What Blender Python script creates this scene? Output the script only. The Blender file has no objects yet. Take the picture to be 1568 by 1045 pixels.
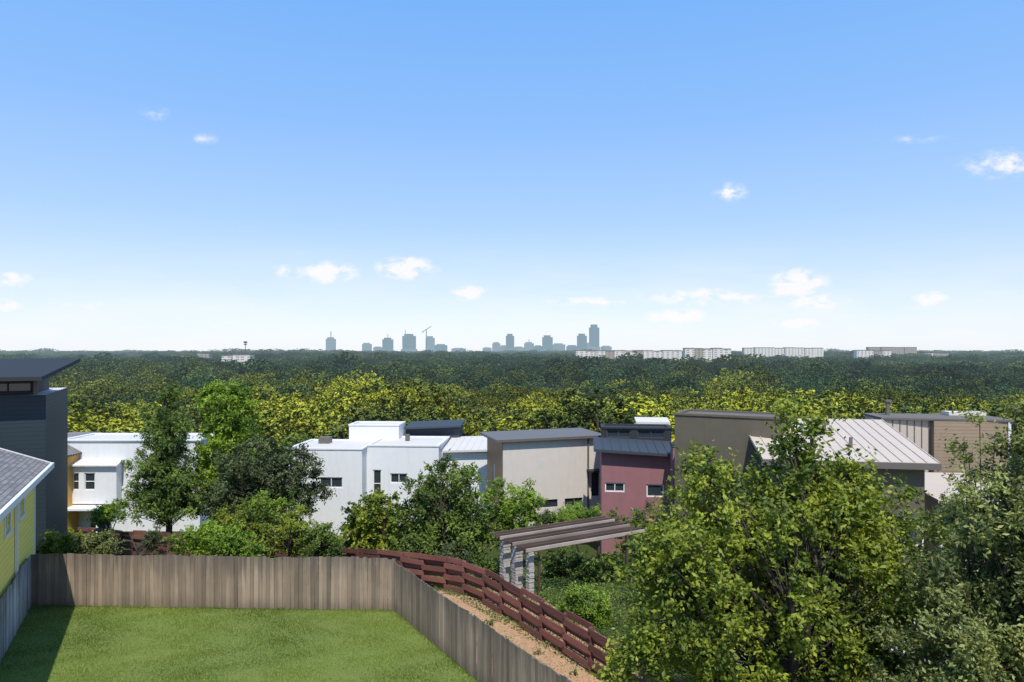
import bpy, math, numpy as np, random
from mathutils import Vector
rng=np.random.default_rng(7); random.seed(5)
CAMZ=9.1; FL=1045.0
def PX(a,d): return (a-784)/FL*d
def PZ(b,d): return CAMZ-(b-540)/FL*d
scene=bpy.context.scene
COL=scene.collection
# ---------------------------------------------------------------- terrain
TY=[-200,25.5,31,40,50,65,100,160,350,800,1500,3000,5000,7000,12000]
TZ=[0,0,-1.0,-2.7,-4,-6,-11,-14.5,-20,-23,-20,-11,-3,-2,-30]
def H(x,y):
    z=np.interp(y,TY,TZ)
    far=np.clip((np.asarray(y)-220)/900,0,1)
    z=z+far*(3.5*np.sin(np.asarray(x)*0.0031+1.0+np.asarray(y)*.0011)+3.0*np.sin(np.asarray(x)*0.0063+np.asarray(y)*0.006))
    return z
# ---------------------------------------------------------------- node helpers
def mat_new(name):
    m=bpy.data.materials.new(name); m.use_nodes=True
    nt=m.node_tree; return m,nt,nt.nodes['Principled BSDF'],nt.nodes['Material Output']
def L(nt,a,b): nt.links.new(a,b)
def ramp(nt,fac,stops):
    r=nt.nodes.new('ShaderNodeValToRGB'); e=r.color_ramp.elements
    while len(e)<len(stops): e.new(0.5)
    for i,(p,c) in enumerate(stops):
        e[i].position=p; e[i].color=(c[0],c[1],c[2],1)
    L(nt,fac,r.inputs['Fac']); return r.outputs['Color']
def mixc(nt,f,a,b,mode='MIX'):
    m=nt.nodes.new('ShaderNodeMix'); m.data_type='RGBA'; m.blend_type=mode
    for s,v in ((0,f),(6,a),(7,b)):
        if isinstance(v,(int,float)): m.inputs[s].default_value=v
        elif isinstance(v,tuple): m.inputs[s].default_value=(v[0],v[1],v[2],1)
        else: L(nt,v,m.inputs[s])
    return m.outputs[2]
def math_(nt,op,a,b=None,c=None,clamp=False):
    m=nt.nodes.new('ShaderNodeMath'); m.operation=op; m.use_clamp=clamp
    for i,v in enumerate((a,b,c)):
        if v is None: continue
        if isinstance(v,(int,float)): m.inputs[i].default_value=v
        else: L(nt,v,m.inputs[i])
    return m.outputs[0]
def noise(nt,vec,scale,detail=4,rough=0.55):
    n=nt.nodes.new('ShaderNodeTexNoise'); n.inputs['Scale'].default_value=scale
    n.inputs['Detail'].default_value=detail; n.inputs['Roughness'].default_value=rough
    if vec is not None: L(nt,vec,n.inputs['Vector'])
    return n.outputs['Fac']
def pos(nt,scale=(1,1,1)):
    g=nt.nodes.new('ShaderNodeNewGeometry')
    if scale==(1,1,1): return g.outputs['Position']
    m=nt.nodes.new('ShaderNodeVectorMath'); m.operation='MULTIPLY'
    m.inputs[1].default_value=scale; L(nt,g.outputs['Position'],m.inputs[0]); return m.outputs[0]
def bump(nt,h,bsdf,strength=0.4,dist=0.02):
    b=nt.nodes.new('ShaderNodeBump'); b.inputs['Strength'].default_value=strength; b.inputs['Distance'].default_value=dist
    L(nt,h,b.inputs['Height']); L(nt,b.outputs[0],bsdf.inputs['Normal'])
def vmul(nt,c,f):
    cc=nt.nodes.new('ShaderNodeCombineColor')
    for i in range(3): L(nt,f,cc.inputs[i])
    return mixc(nt,1.0,c,cc.outputs[0],'MULTIPLY')
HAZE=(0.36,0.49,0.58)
def paint_haze(nt,shader,out,LEN=8500.0,col=HAZE):  # aerial haze painted on as surface emission growing with distance, no scattering volume
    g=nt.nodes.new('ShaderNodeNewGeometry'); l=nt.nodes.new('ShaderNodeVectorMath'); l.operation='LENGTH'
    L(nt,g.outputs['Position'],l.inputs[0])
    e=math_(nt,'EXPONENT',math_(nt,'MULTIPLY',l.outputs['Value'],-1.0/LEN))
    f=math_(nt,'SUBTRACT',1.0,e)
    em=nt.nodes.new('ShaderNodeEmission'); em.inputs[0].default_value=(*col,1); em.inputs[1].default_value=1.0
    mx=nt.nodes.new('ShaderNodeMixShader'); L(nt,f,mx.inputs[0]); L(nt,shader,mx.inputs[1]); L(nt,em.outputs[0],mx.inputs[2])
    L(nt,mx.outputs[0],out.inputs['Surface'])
# ---------------------------------------------------------------- materials
def m_stucco(name,col,var=0.12,scale=2.0,rough=0.85,streak=0.12,ns=40,bs=.25):
    m,nt,b,o=mat_new(name)
    n=noise(nt,pos(nt),scale,4); n2=noise(nt,pos(nt,(3,3,0.25)),1.5,3)
    c=mixc(nt,n,tuple(x*(1-var) for x in col),tuple(min(1,x*(1+var)) for x in col))
    c=mixc(nt,math_(nt,'MULTIPLY',math_(nt,'SUBTRACT',n2,0.5,clamp=True),streak*6,clamp=True),c,tuple(x*0.6 for x in col))
    L(nt,c,b.inputs['Base Color']); b.inputs['Roughness'].default_value=rough
    bump(nt,noise(nt,pos(nt),ns,2),b,bs,0.01); return m
def m_lap(name,col,pitch=0.18):
    m,nt,b,o=mat_new(name)
    s=nt.nodes.new('ShaderNodeSeparateXYZ'); L(nt,pos(nt),s.inputs[0])
    fr=math_(nt,'FRACT',math_(nt,'MULTIPLY',s.outputs[2],1.0/pitch))
    n=noise(nt,pos(nt,(1,1,6)),1.2,3)
    c=mixc(nt,n,tuple(x*0.85 for x in col),tuple(min(1,x*1.12) for x in col))
    edge=math_(nt,'LESS_THAN',fr,0.09)
    c=mixc(nt,math_(nt,'MULTIPLY',edge,0.45),c,tuple(x*0.3 for x in col))
    L(nt,c,b.inputs['Base Color']); b.inputs['Roughness'].default_value=0.6
    bump(nt,math_(nt,'SUBTRACT',1.0,fr),b,0.6,0.02); return m
def m_plain(name,col,rough=0.6,metal=0.0,var=0.1,scale=3):
    m,nt,b,o=mat_new(name)
    n=noise(nt,pos(nt),scale,4)
    L(nt,mixc(nt,n,tuple(x*(1-var) for x in col),tuple(min(1,x*(1+var)) for x in col)),b.inputs['Base Color'])
    b.inputs['Roughness'].default_value=rough; b.inputs['Metallic'].default_value=metal; return m
def m_wood(name,colA,colB,zs=0.6,hs=14.0,rough=0.8,horizontal=False,bot=True):
    m,nt,b,o=mat_new(name)
    a=nt.nodes.new('ShaderNodeAttribute'); a.attribute_name='shade'
    sc=(zs,zs,hs) if horizontal else (hs,hs,zs)
    n=noise(nt,pos(nt,sc),1.5,5,0.65); n2=noise(nt,pos(nt),0.9,3)
    c=mixc(nt,n,colA,colB)
    f=math_(nt,'ADD',0.55,math_(nt,'MULTIPLY',a.outputs['Fac'],0.8))
    f=math_(nt,'MULTIPLY',f,math_(nt,'ADD',0.6,math_(nt,'MULTIPLY',n2,0.8)))
    c=vmul(nt,c,f)
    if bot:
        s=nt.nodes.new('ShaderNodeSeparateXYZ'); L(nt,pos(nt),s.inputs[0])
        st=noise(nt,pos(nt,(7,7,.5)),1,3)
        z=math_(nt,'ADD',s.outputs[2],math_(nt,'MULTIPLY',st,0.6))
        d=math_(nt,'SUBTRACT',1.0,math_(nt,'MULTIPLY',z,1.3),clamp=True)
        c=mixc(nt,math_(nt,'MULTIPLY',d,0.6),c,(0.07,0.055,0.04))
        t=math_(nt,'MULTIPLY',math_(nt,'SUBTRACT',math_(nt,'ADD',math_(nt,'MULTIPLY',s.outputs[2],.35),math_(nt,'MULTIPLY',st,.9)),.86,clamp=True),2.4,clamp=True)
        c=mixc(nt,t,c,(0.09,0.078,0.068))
    L(nt,c,b.inputs['Base Color']); b.inputs['Roughness'].default_value=rough
    bump(nt,n,b,0.4,0.01); return m
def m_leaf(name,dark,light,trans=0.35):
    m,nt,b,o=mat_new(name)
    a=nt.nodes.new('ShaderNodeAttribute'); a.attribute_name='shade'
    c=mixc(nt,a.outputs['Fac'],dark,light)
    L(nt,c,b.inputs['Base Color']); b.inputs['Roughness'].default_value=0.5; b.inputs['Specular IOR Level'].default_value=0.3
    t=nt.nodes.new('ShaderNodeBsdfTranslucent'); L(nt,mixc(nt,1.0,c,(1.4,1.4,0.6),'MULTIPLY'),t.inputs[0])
    mx=nt.nodes.new('ShaderNodeMixShader'); mx.inputs[0].default_value=trans
    L(nt,b.outputs[0],mx.inputs[1]); L(nt,t.outputs[0],mx.inputs[2]); L(nt,mx.outputs[0],o.inputs['Surface'])
    return m
MW=m_stucco('white_stucco',(0.68,0.69,0.70),0.05)
MOW=m_stucco('warm_beige_stucco',(0.57,0.525,0.475),0.06)
MWT=m_plain('white_trim',(0.70,0.70,0.69),0.5,var=0.04)
MMAR=m_stucco('mauve_red_stucco',(0.27,0.125,0.135),0.12)
MBR=m_stucco('olive_brown_stucco',(0.115,0.098,0.072),0.16)
MTAN=m_lap('tan_lap_siding',(0.27,0.20,0.135))
MSL=m_lap('slate_lap_siding',(0.010,0.024,0.034))
MYE=m_lap('yellow_lap_siding',(0.92,0.70,0.14))
MOR=m_stucco('ochre_stucco',(0.62,0.36,0.09),0.06)
MWOODW=m_wood('cedar_cladding',(0.40,0.17,0.06),(0.60,0.29,0.11),0.6,8,0.5,True,bot=False)
MDK=m_plain('dark_metal',(0.018,0.021,0.025),0.7,0.0)
MBLM=m_plain('blue_grey_metal',(0.034,0.046,0.062),0.7,0.0)
MSEAM=m_plain('pale_standing_seam_metal',(0.48,0.415,0.35),0.65,0.0,0.06,1)
MWROOF=m_plain('white_membrane_roof',(0.55,0.53,0.50),0.7,0,0.08,1)
MGROOF=m_plain('brown_membrane_roof',(0.13,0.115,0.10),0.8,0,0.15,1)
MPIPE=m_plain('pipe_metal',(0.14,0.125,0.11),0.5,0.2)
MCONC=m_stucco('concrete',(0.42,0.41,0.39),0.12,0.8)
m,nt,b,o=mat_new('window_glass'); b.inputs['Base Color'].default_value=(0.03,0.04,0.05,1); b.inputs['Roughness'].default_value=0.06; b.inputs['Specular IOR Level'].default_value=0.6
MGL=m
m,nt,b,o=mat_new('grey_shingles'); br=nt.nodes.new('ShaderNodeTexBrick'); tc=nt.nodes.new('ShaderNodeTexCoord'); L(nt,tc.outputs['Object'],br.inputs['Vector'])
br.inputs['Scale'].default_value=1.0; br.inputs['Brick Width'].default_value=0.3; br.inputs['Row Height'].default_value=0.14; br.inputs['Mortar Size'].default_value=0.012
br.inputs['Color1'].default_value=(0.15,0.145,0.145,1); br.inputs['Color2'].default_value=(0.25,0.24,0.235,1); br.inputs['Mortar'].default_value=(0.06,0.06,0.06,1)
L(nt,br.outputs['Color'],b.inputs['Base Color']); b.inputs['Roughness'].default_value=0.95; bump(nt,noise(nt,pos(nt),60,2),b,0.5,0.01); MSH=m
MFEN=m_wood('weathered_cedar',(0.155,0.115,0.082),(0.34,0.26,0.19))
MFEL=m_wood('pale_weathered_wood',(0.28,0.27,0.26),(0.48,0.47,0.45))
MRED=m_wood('red_stained_wood',(0.12,0.045,0.036),(0.26,0.10,0.08),0.6,10,0.7,True,bot=False)
MPER=m_wood('dark_pergola_wood',(0.06,0.036,0.027),(0.12,0.075,0.055),0.6,8,0.6,True,bot=False)
MPSL=m_wood('greyed_slat_wood',(0.20,0.165,0.14),(0.38,0.33,0.29),0.6,8,0.6,True,bot=False)
MSTONE=m_stucco('rough_stone',(0.40,0.37,0.34),0.5,14,0.9,ns=22,bs=.9)
MBARK=m_wood('bark',(0.04,0.032,0.026),(0.10,0.08,0.065),2,14,0.95,bot=False)
# ---------------------------------------------------------------- mesh helpers
def new_obj(name,me,parent=None):
    ob=bpy.data.objects.new(name,me); COL.objects.link(ob)
    if parent is not None: ob.parent=parent
    return ob
def quad_mesh(name,V,Q,mats,shade=None,midx=None,smooth=False):
    V=np.asarray(V,dtype=np.float32); Q=np.asarray(Q,dtype=np.int32)
    me=bpy.data.meshes.new(name); me.vertices.add(len(V)); me.vertices.foreach_set('co',V.ravel())
    me.loops.add(Q.size); me.loops.foreach_set('vertex_index',Q.ravel())
    me.polygons.add(len(Q)); me.polygons.foreach_set('loop_start',np.arange(0,Q.size,Q.shape[1],dtype=np.int32))
    try: me.polygons.foreach_set('loop_total',np.full(len(Q),Q.shape[1],dtype=np.int32))
    except Exception: pass
    for mt in mats: me.materials.append(mt)
    if midx is not None: me.polygons.foreach_set('material_index',np.asarray(midx,dtype=np.int32))
    if shade is not None:
        a=me.attributes.new('shade','FLOAT','FACE'); a.data.foreach_set('value',np.asarray(shade,dtype=np.float32))
    me.polygons.foreach_set('use_smooth',np.full(len(Q),smooth,dtype=bool))
    me.update(calc_edges=True); me.validate(); return me
BQ=np.array([[0,3,2,1],[4,5,6,7],[0,1,5,4],[1,2,6,5],[2,3,7,6],[3,0,4,7]])
def boxes(name,lst,mat,parent=None):
    V=[];Q=[];S=[]
    for k,(c,h,ux,uy,uz,s) in enumerate(lst):
        c=np.array(c,float)
        for sx,sy,sz in ((-1,-1,-1),(1,-1,-1),(1,1,-1),(-1,1,-1),(-1,-1,1),(1,-1,1),(1,1,1),(-1,1,1)):
            V.append(c+np.array(ux)*h[0]*sx+np.array(uy)*h[1]*sy+np.array(uz)*h[2]*sz)
        Q.append(BQ+8*k); S+= [s]*6
    return new_obj(name,quad_mesh(name,V,np.concatenate(Q),[mat],S),parent)
EX,EY,EZ=(1,0,0),(0,1,0),(0,0,1)
def empty(name,loc=(0,0,0),yaw=0):
    e=bpy.data.objects.new(name,None); COL.objects.link(e); e.location=loc; e.rotation_euler=(0,0,yaw); e.empty_display_size=0.5; return e
class Bld:
    def __init__(s,name,x,y,z,yaw=0): s.r=empty(name,(x,y,z),math.radians(yaw)); s.n=0
    def box(s,name,x0,y0,z0,x1,y1,z1,mat,sh=.5):
        return boxes(name,[(((x0+x1)/2,(y0+y1)/2,(z0+z1)/2),(abs(x1-x0)/2,abs(y1-y0)/2,abs(z1-z0)/2),EX,EY,EZ,sh)],mat,s.r)
    def poly(s,name,V,F,mat):
        me=bpy.data.meshes.new(name); me.from_pydata(V,[],F); me.materials.append(mat); me.update(); return new_obj(name,me,s.r)
    def panel(s,name,o,u,n,w,h,ops,mat,frame=None,deep=0.14,mull=True):
        o=np.array(o,float);u=np.array(u,float);n=np.array(n,float);z=np.array([0,0,1.0])
        xs=sorted({0,w}|{a for op in ops for a in (op[0],op[0]+op[2])}); zs=sorted({0,h}|{a for op in ops for a in (op[1],op[1]+op[3])})
        V=[];F=[]
        def q(a,b,c,d): F.append((len(V),len(V)+1,len(V)+2,len(V)+3)); V.extend([tuple(a),tuple(b),tuple(c),tuple(d)])
        P=lambda a,b,d=0: o+u*a+z*b-n*d
        for i in range(len(xs)-1):
            for j in range(len(zs)-1):
                cx=(xs[i]+xs[i+1])/2; cz=(zs[j]+zs[j+1])/2
                if any(op[0]<cx<op[0]+op[2] and op[1]<cz<op[1]+op[3] for op in ops): continue
                q(P(xs[i],zs[j]),P(xs[i+1],zs[j]),P(xs[i+1],zs[j+1]),P(xs[i],zs[j+1]))
        for (a,b,ww,hh) in [op[:4] for op in ops]:
            q(P(a,b),P(a,b,deep),P(a+ww,b,deep),P(a+ww,b)); q(P(a,b+hh),P(a+ww,b+hh),P(a+ww,b+hh,deep),P(a,b+hh,deep))
            q(P(a,b),P(a,b+hh),P(a,b+hh,deep),P(a,b,deep)); q(P(a+ww,b),P(a+ww,b,deep),P(a+ww,b+hh,deep),P(a+ww,b+hh))
        s.poly(name,V,F,mat)
        fr=frame or MWT
        for (a,b,ww,hh) in [op[:4] for op in ops]:
            s.n+=1; k=s.n
            s.poly('window_glass_%d'%k,[tuple(P(a,b,deep-.02)),tuple(P(a+ww,b,deep-.02)),tuple(P(a+ww,b+hh,deep-.02)),tuple(P(a,b+hh,deep-.02))],[(0,1,2,3)],MGL)
            t=0.035; L_=[]
            def bar(ac,bc,ha,hb): L_.append((P(ac,bc,deep-.05),(ha,0.03,hb),u,n,z,0.5))
            bar(a+ww/2,b+t,ww/2,t); bar(a+ww/2,b+hh-t,ww/2,t); bar(a+t,b+hh/2,t,hh/2-2*t); bar(a+ww-t,b+hh/2,t,hh/2-2*t)
            if mull and ww>1.0: bar(a+ww/2,b+hh/2,t*.7,hh/2-2*t)
            elif mull and hh>1.1: bar(a+ww/2,b+hh*.5,ww/2-2*t,t*.7)
            boxes('window_frame_%d'%k,L_,fr,s.r)
    def block(s,nm,x0,y0,z0,x1,y1,z1,mat,front=(),right=(),left=(),frame=None,cap=None,capw=0.05,mull=True,deck=None):
        w,d,h=x1-x0,y1-y0,z1-z0
        s.panel(nm+'_front_wall',(x0,y0,z0),(1,0,0),(0,-1,0),w,h,list(front),mat,frame,mull=mull)
        s.panel(nm+'_right_wall',(x1,y0,z0),(0,1,0),(1,0,0),d,h,list(right),mat,frame,mull=mull)
        s.panel(nm+'_left_wall',(x0,y1,z0),(0,-1,0),(-1,0,0),d,h,list(left),mat,frame,mull=mull)
        s.panel(nm+'_back_wall',(x1,y1,z0),(-1,0,0),(0,1,0),w,h,[],mat,frame)
        s.poly(nm+'_deck',[(x0,y0,z1-.01),(x1,y0,z1-.01),(x1,y1,z1-.01),(x0,y1,z1-.01)],[(0,1,2,3)],deck or MWROOF)
        if cap is not None:
            e=capw
            L_=[(((x0+x1)/2,y0+.1-e/2,z1+.03),((w/2+e),.1+e/2,.05),EX,EY,EZ,.5),(((x0+x1)/2,y1-.1+e/2,z1+.03),((w/2+e),.1+e/2,.05),EX,EY,EZ,.5),
                ((x0+.1-e/2,(y0+y1)/2,z1+.03),(.1+e/2,d/2-.2,.05),EX,EY,EZ,.5),((x1-.1+e/2,(y0+y1)/2,z1+.03),(.1+e/2,d/2-.2,.05),EX,EY,EZ,.5)]
            boxes(nm+'_parapet_cap',L_,cap,s.r)
    def slab(s,nm,c4,t,mat):
        V=[tuple(c) for c in c4]+[(c[0],c[1],c[2]-t) for c in c4]
        return s.poly(nm,V,[(0,1,2,3),(7,6,5,4),(0,4,5,1),(1,5,6,2),(2,6,7,3),(3,7,4,0)],mat)
    def seams(s,nm,c4,n,mat,w=.02,h=.04):
        a,b,c,d=[np.array(k,float) for k in c4]
        L_=[]
        for i in range(n+1):
            t=i/n*0.998+.001; p=a+(b-a)*t; q=d+(c-d)*t; v=q-p; ln=np.linalg.norm(v); v/=ln
            u=(b-a)/np.linalg.norm(b-a); nn=np.cross(u,v); nn/=np.linalg.norm(nn)
            L_.append(((p+q)/2+nn*h/2,(w,ln/2,h/2),u,v,nn,.5))
        boxes(nm,L_,mat,s.r)
# ---------------------------------------------------------------- ground
ys=np.concatenate([np.linspace(-60,20,9),np.linspace(21,70,50),np.geomspace(73,12000,90)])
us=np.linspace(-1,1,81)
V=[];
for y in ys:
    wdt=90+1.4*max(y,0)
    for u in us:
        x=u*wdt; V.append((x,y,float(H(x,y))))
nU=len(us); Q=[(j*nU+i,j*nU+i+1,(j+1)*nU+i+1,(j+1)*nU+i) for j in range(len(ys)-1) for i in range(nU-1)]
m,nt,b,o=mat_new('ground_undergrowth')
n=noise(nt,pos(nt),0.5,4)
c=mixc(nt,n,(0.030,0.045,0.015),(0.075,0.09,0.028))
df=nt.nodes.new('ShaderNodeBsdfDiffuse'); L(nt,c,df.inputs[0]); paint_haze(nt,df.outputs[0],o)
new_obj('ground',quad_mesh('ground',V,Q,[m],smooth=True))
def sheet(name,poly2,mat,dz):
    a,b_,c_,d_=[np.array(p,float) for p in poly2]; nn=24; V=[];
    for j in range(nn+1):
        for i in range(nn+1):
            s,t=i/nn,j/nn; p=(a*(1-s)+b_*s)*(1-t)+(d_*(1-s)+c_*s)*t
            V.append((p[0],p[1],float(H(p[0],p[1]))+dz))
    Q=[(j*(nn+1)+i,j*(nn+1)+i+1,(j+1)*(nn+1)+i+1,(j+1)*(nn+1)+i) for j in range(nn) for i in range(nn)]
    return new_obj(name,quad_mesh(name,V,Q,[mat],smooth=True))
A=np.array([-17.26,24.5]); C=np.array([-4.15,24.0]); dF=np.array([0.53,-0.848]); dL=np.array([.449,-.894])
E=C+dF*22; Lf=A+dL*24
m,nt,b,o=mat_new('lawn_turf')
n=noise(nt,pos(nt),5,6,0.7); n2=noise(nt,pos(nt),0.7,4); 
c=mixc(nt,n,(0.07,0.115,0.018),(0.17,0.235,0.045)); c=mixc(nt,math_(nt,'MULTIPLY',n2,0.6),c,(0.19,0.21,0.055))
L(nt,c,b.inputs['Base Color']); b.inputs['Roughness'].default_value=0.95; bump(nt,noise(nt,pos(nt),30,3),b,0.7,0.03)
sheet('lawn',[tuple(Lf),tuple(E),tuple(C),tuple(A)],m,0.006)
nb=200000
def inlawn(x,y):
    def side(p,q): return (q[0]-p[0])*(y-p[1])-(q[1]-p[1])*(x-p[0])
    return (side(A,C)<0)&(side(C,E)<0)&(side(Lf,A)<0)
x=rng.uniform(-17.3,2,nb*2); y=rng.uniform(14.5,24.6,nb*2); k=inlawn(x,y)&(np.abs(x)<0.8*y); x=x[k][:nb];y=y[k][:nb]; nb=len(x)
edge=np.minimum(np.abs((C[0]-A[0])*(y-A[1])-(C[1]-A[1])*(x-A[0]))/13.1,np.abs(dF[0]*(y-C[1])-dF[1]*(x-C[0])))
h=rng.uniform(.025,.06,nb)*(1+0.35*np.sin(x*2.1+np.sin(y*1.7)*2)*np.sin(y*2.7))*(1+1.6*np.exp(-edge/.12)); a=rng.uniform(0,6.28,nb); w=rng.uniform(.006,.012,nb); lx=rng.normal(0,.02,nb); ly=rng.normal(0,.02,nb)
V=np.empty((nb,3,3)); V[:,0]=np.c_[x-np.cos(a)*w,y-np.sin(a)*w,np.zeros(nb)]; V[:,1]=np.c_[x+np.cos(a)*w,y+np.sin(a)*w,np.zeros(nb)]; V[:,2]=np.c_[x+lx,y+ly,h]
MGR=m_leaf('grass_blade',(0.09,0.145,0.02),(0.28,0.355,0.07),0.3)
tuft=.5+.5*np.sin(x*5.1+2*np.sin(y*4.3))*np.sin(y*6.7+2*np.sin(x*3.1))
new_obj('lawn_grass',quad_mesh('lawn_grass',V.reshape(-1,3),np.arange(nb*3).reshape(-1,3),[MGR],np.clip(rng.uniform(0,1,nb)*.55+.25*tuft+.25*np.sin(x*.9+1.3*np.sin(y*.8)),0,1)))
m,nt,b,o=mat_new('straw_mulch')
n=noise(nt,pos(nt),18,6,0.75); n2=noise(nt,pos(nt),1.5,3)
c=ramp(nt,n,[(0.3,(0.18,0.105,0.055)),(0.5,(0.45,0.275,0.15)),(0.72,(0.60,0.42,0.26))]); c=mixc(nt,math_(nt,'MULTIPLY',n2,0.35),c,(0.34,0.20,0.10))
L(nt,c,b.inputs['Base Color']); b.inputs['Roughness'].default_value=1; bump(nt,n,b,0.8,0.03)
sheet('mulch_path',[(7.6,5.5),(11.0,7.5),(-0.2,27.5),(-5.5,26.8)],m,0.005)
n=14000; t=rng.uniform(0,1,n); s=rng.uniform(.1,3.2,n); x=-3.6+t*9+s*.85; y=24.6-t*14.4+s*.53-.2
aa=rng.uniform(0,6.28,n); ln=rng.uniform(.03,.10,n); u=np.c_[np.cos(aa),np.sin(aa),rng.normal(0,.15,n)]; nn=np.tile([0,0,1.0],(n,1))+rng.normal(0,.2,(n,3)); nn/=np.linalg.norm(nn,axis=1,keepdims=True)
vv=np.cross(nn,u); vv/=np.linalg.norm(vv,axis=1,keepdims=True); c_=np.c_[x,y,rng.uniform(.012,.035,n)]
SV=np.empty((n,4,3)); SV[:,0]=c_-u*ln[:,None]/2-vv*.004; SV[:,1]=c_+u*ln[:,None]/2-vv*.004; SV[:,2]=c_+u*ln[:,None]/2+vv*.004; SV[:,3]=c_-u*ln[:,None]/2+vv*.004
MSTR=m_leaf('loose_straw',(0.18,0.11,0.05),(0.62,0.46,0.28),.1)
new_obj('loose_straw_mulch',quad_mesh('loose_straw_mulch',SV.reshape(-1,3),np.arange(4*n).reshape(-1,4),[MSTR],rng.uniform(0,1,n)))
sheet('concrete_driveway',[(6.5,17),(26,15),(26,25),(6,23)],MCONC,0.012)
# ---------------------------------------------------------------- picket fences
def picket_fence(name,P,Qd,length,hgt,mat,side=1):
    P=np.array(P,float); d=np.array(Qd,float); d/=np.linalg.norm(d); nrm=np.array([-d[1],d[0]])*side
    r=empty(name,(P[0],P[1],0)); L_=[]; t=0; 
    while t<length:
        w=.138+rng.uniform(-.003,.003); c=d*(t+w/2)
        hh=hgt+rng.normal(0,.016)+.02*math.sin(t*1.3); tilt=rng.normal(0,.005); yy=rng.normal(0,.006)
        up=np.array([d[0]*tilt,d[1]*tilt,1.0]); up/=np.linalg.norm(up)
        gz=float(H(P[0]+c[0],P[1]+c[1]))
        L_.append(((c[0]+nrm[0]*yy,c[1]+nrm[1]*yy,gz+hh/2+.02),(w/2,.009,hh/2),(d[0],d[1],0),(nrm[0],nrm[1],0),up,float(np.clip(rng.normal(.5,.24)+(.45 if rng.uniform()<.06 else 0),0,1))))
        t+=w+.007
    boxes('pickets',L_,mat,r); L_=[]
    for zz in (.3,1.0,1.65):
        k=d*length/2-nrm*.035; L_.append(((k[0],k[1],zz),(length/2,.02,.045),(d[0],d[1],0),(nrm[0],nrm[1],0),EZ,.4))
    boxes('rails',L_,mat,r); L_=[]
    for i in range(int(length/2.4)+1):
        k=d*(.06+i*2.4)-nrm*.11; L_.append(((k[0],k[1],hgt/2-.1),(.045,.045,hgt/2),(d[0],d[1],0),(nrm[0],nrm[1],0),EZ,.4))
    boxes('posts',L_,mat,r)
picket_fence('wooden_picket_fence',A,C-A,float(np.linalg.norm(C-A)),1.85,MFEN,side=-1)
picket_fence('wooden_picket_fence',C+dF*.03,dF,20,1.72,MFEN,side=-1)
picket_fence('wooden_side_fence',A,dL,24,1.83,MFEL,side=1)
# ---------------------------------------------------------------- woven red fence
def red_fence(name,pts,hgt=1.25):
    r=empty(name,(pts[0][0],pts[0][1],0)); BO=[];PO=[]; o0=np.array([pts[0][0],pts[0][1],0.0]); kk=0
    for (p,q) in zip(pts[:-1],pts[1:]):
        p=np.array(p,float);q=np.array(q,float); ln=np.linalg.norm(q-p); nn=max(1,int(round(ln/1.25))); d=(q-p)/ln; nr=np.array([-d[1],d[0]])
        for i in range(nn):
            a=p+d*ln*i/nn; bb=p+d*ln*(i+1)/nn; za=float(H(*a));zb=float(H(*bb)); sl=(zb-za)
            PO.append(((a[0]-o0[0],a[1]-o0[1],za+hgt/2),(.045,.045,hgt/2+.02),(d[0],d[1],0),(nr[0],nr[1],0),EZ,rng.uniform(.1,.4)))
            nb_=6; st=rng.uniform(-.07,.07)
            for j in range(nb_):
                sgn=1 if (j+kk)%2 else -1; zc=(za+zb)/2+.14+j*(hgt-.08)/(nb_-.5)+st; m_=(a+bb)/2+nr*sgn*.055
                u=np.array([bb[0]-a[0],bb[1]-a[1],sl+rng.normal(0,.02)]); u/=np.linalg.norm(u)
                BO.append(((m_[0]-o0[0],m_[1]-o0[1],zc),(ln/nn/2+.05,.013,.098),u,(nr[0],nr[1],0),np.cross(u,(nr[0],nr[1],0)),rng.uniform(0,1)))
            kk+=1
    boxes('woven_boards',BO,MRED,r); boxes('posts',PO,MRED,r)
red_fence('red_woven_board_fence',[(8.0,9.6),(5.0,14.6),(2.9,18.4),(-1.0,24.7),(-2.6,26.8),(-4.6,28.6),(-8.0,31.2)],1.25)
red_fence('red_woven_board_fence',[(-8.3,31.4),(-14,33),(-19,36.5),(-26,41)],1.45)
# ---------------------------------------------------------------- buildings
h=Bld('yellow_house',-11.9,13.5,0,116.7)
h.block('wall',0,0,-0.5,14,7,4.75,MYE,front=[(8.7,3.9,.75,1.05),(11.0,3.95,.75,.95),(5,3.8,.8,1.1)])
h.box('corner_trim',13.9,-.03,-.4,14.03,.12,4.7,MWT)
h.slab('roof_slope_right',[(-.4,-.45,4.78),(14.5,-.45,4.78),(14.5,3.5,6.4),(-.4,3.5,6.4)],.14,MSH)
h.slab('roof_slope_left',[(-.4,3.503,6.4),(14.5,3.503,6.4),(14.5,7.5,4.78),(-.4,7.5,4.78)],.14,MSH)
h.box('fascia_gutter',-.4,-.57,4.60,14.5,-.455,4.80,MWT)
h.slab('rake_board',[(14.503,-.5,4.79),(14.56,-.5,4.79),(14.56,3.5,6.43),(14.503,3.5,6.43)],.2,MWT)
h.poly('far_gable',[(14,0,4.7),(14,7,4.7),(14,3.5,6.25)],[(0,1,2)],MYE)
h.box('downspout',10.2,-.1,.2,10.3,-.01,4.6,MWT)
for k,(a,b_) in enumerate(((8.7,3.4),(11.0,3.45),(5,3.3))):
    h.box('window_sill_%d'%k,a-.1,-.06,b_-.1,a+.85,-.004,b_-.003,MWT); h.box('window_head_%d'%k,a-.1,-.04,b_+1.06,a+.85,-.004,b_+1.16,MWT)
    h.box('window_jamb_l_%d'%k,a-.1,-.03,b_,a-.003,-.004,b_+1.055,MWT); h.box('window_jamb_r_%d'%k,a+.76,-.03,b_,a+.85,-.004,b_+1.055,MWT)
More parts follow.
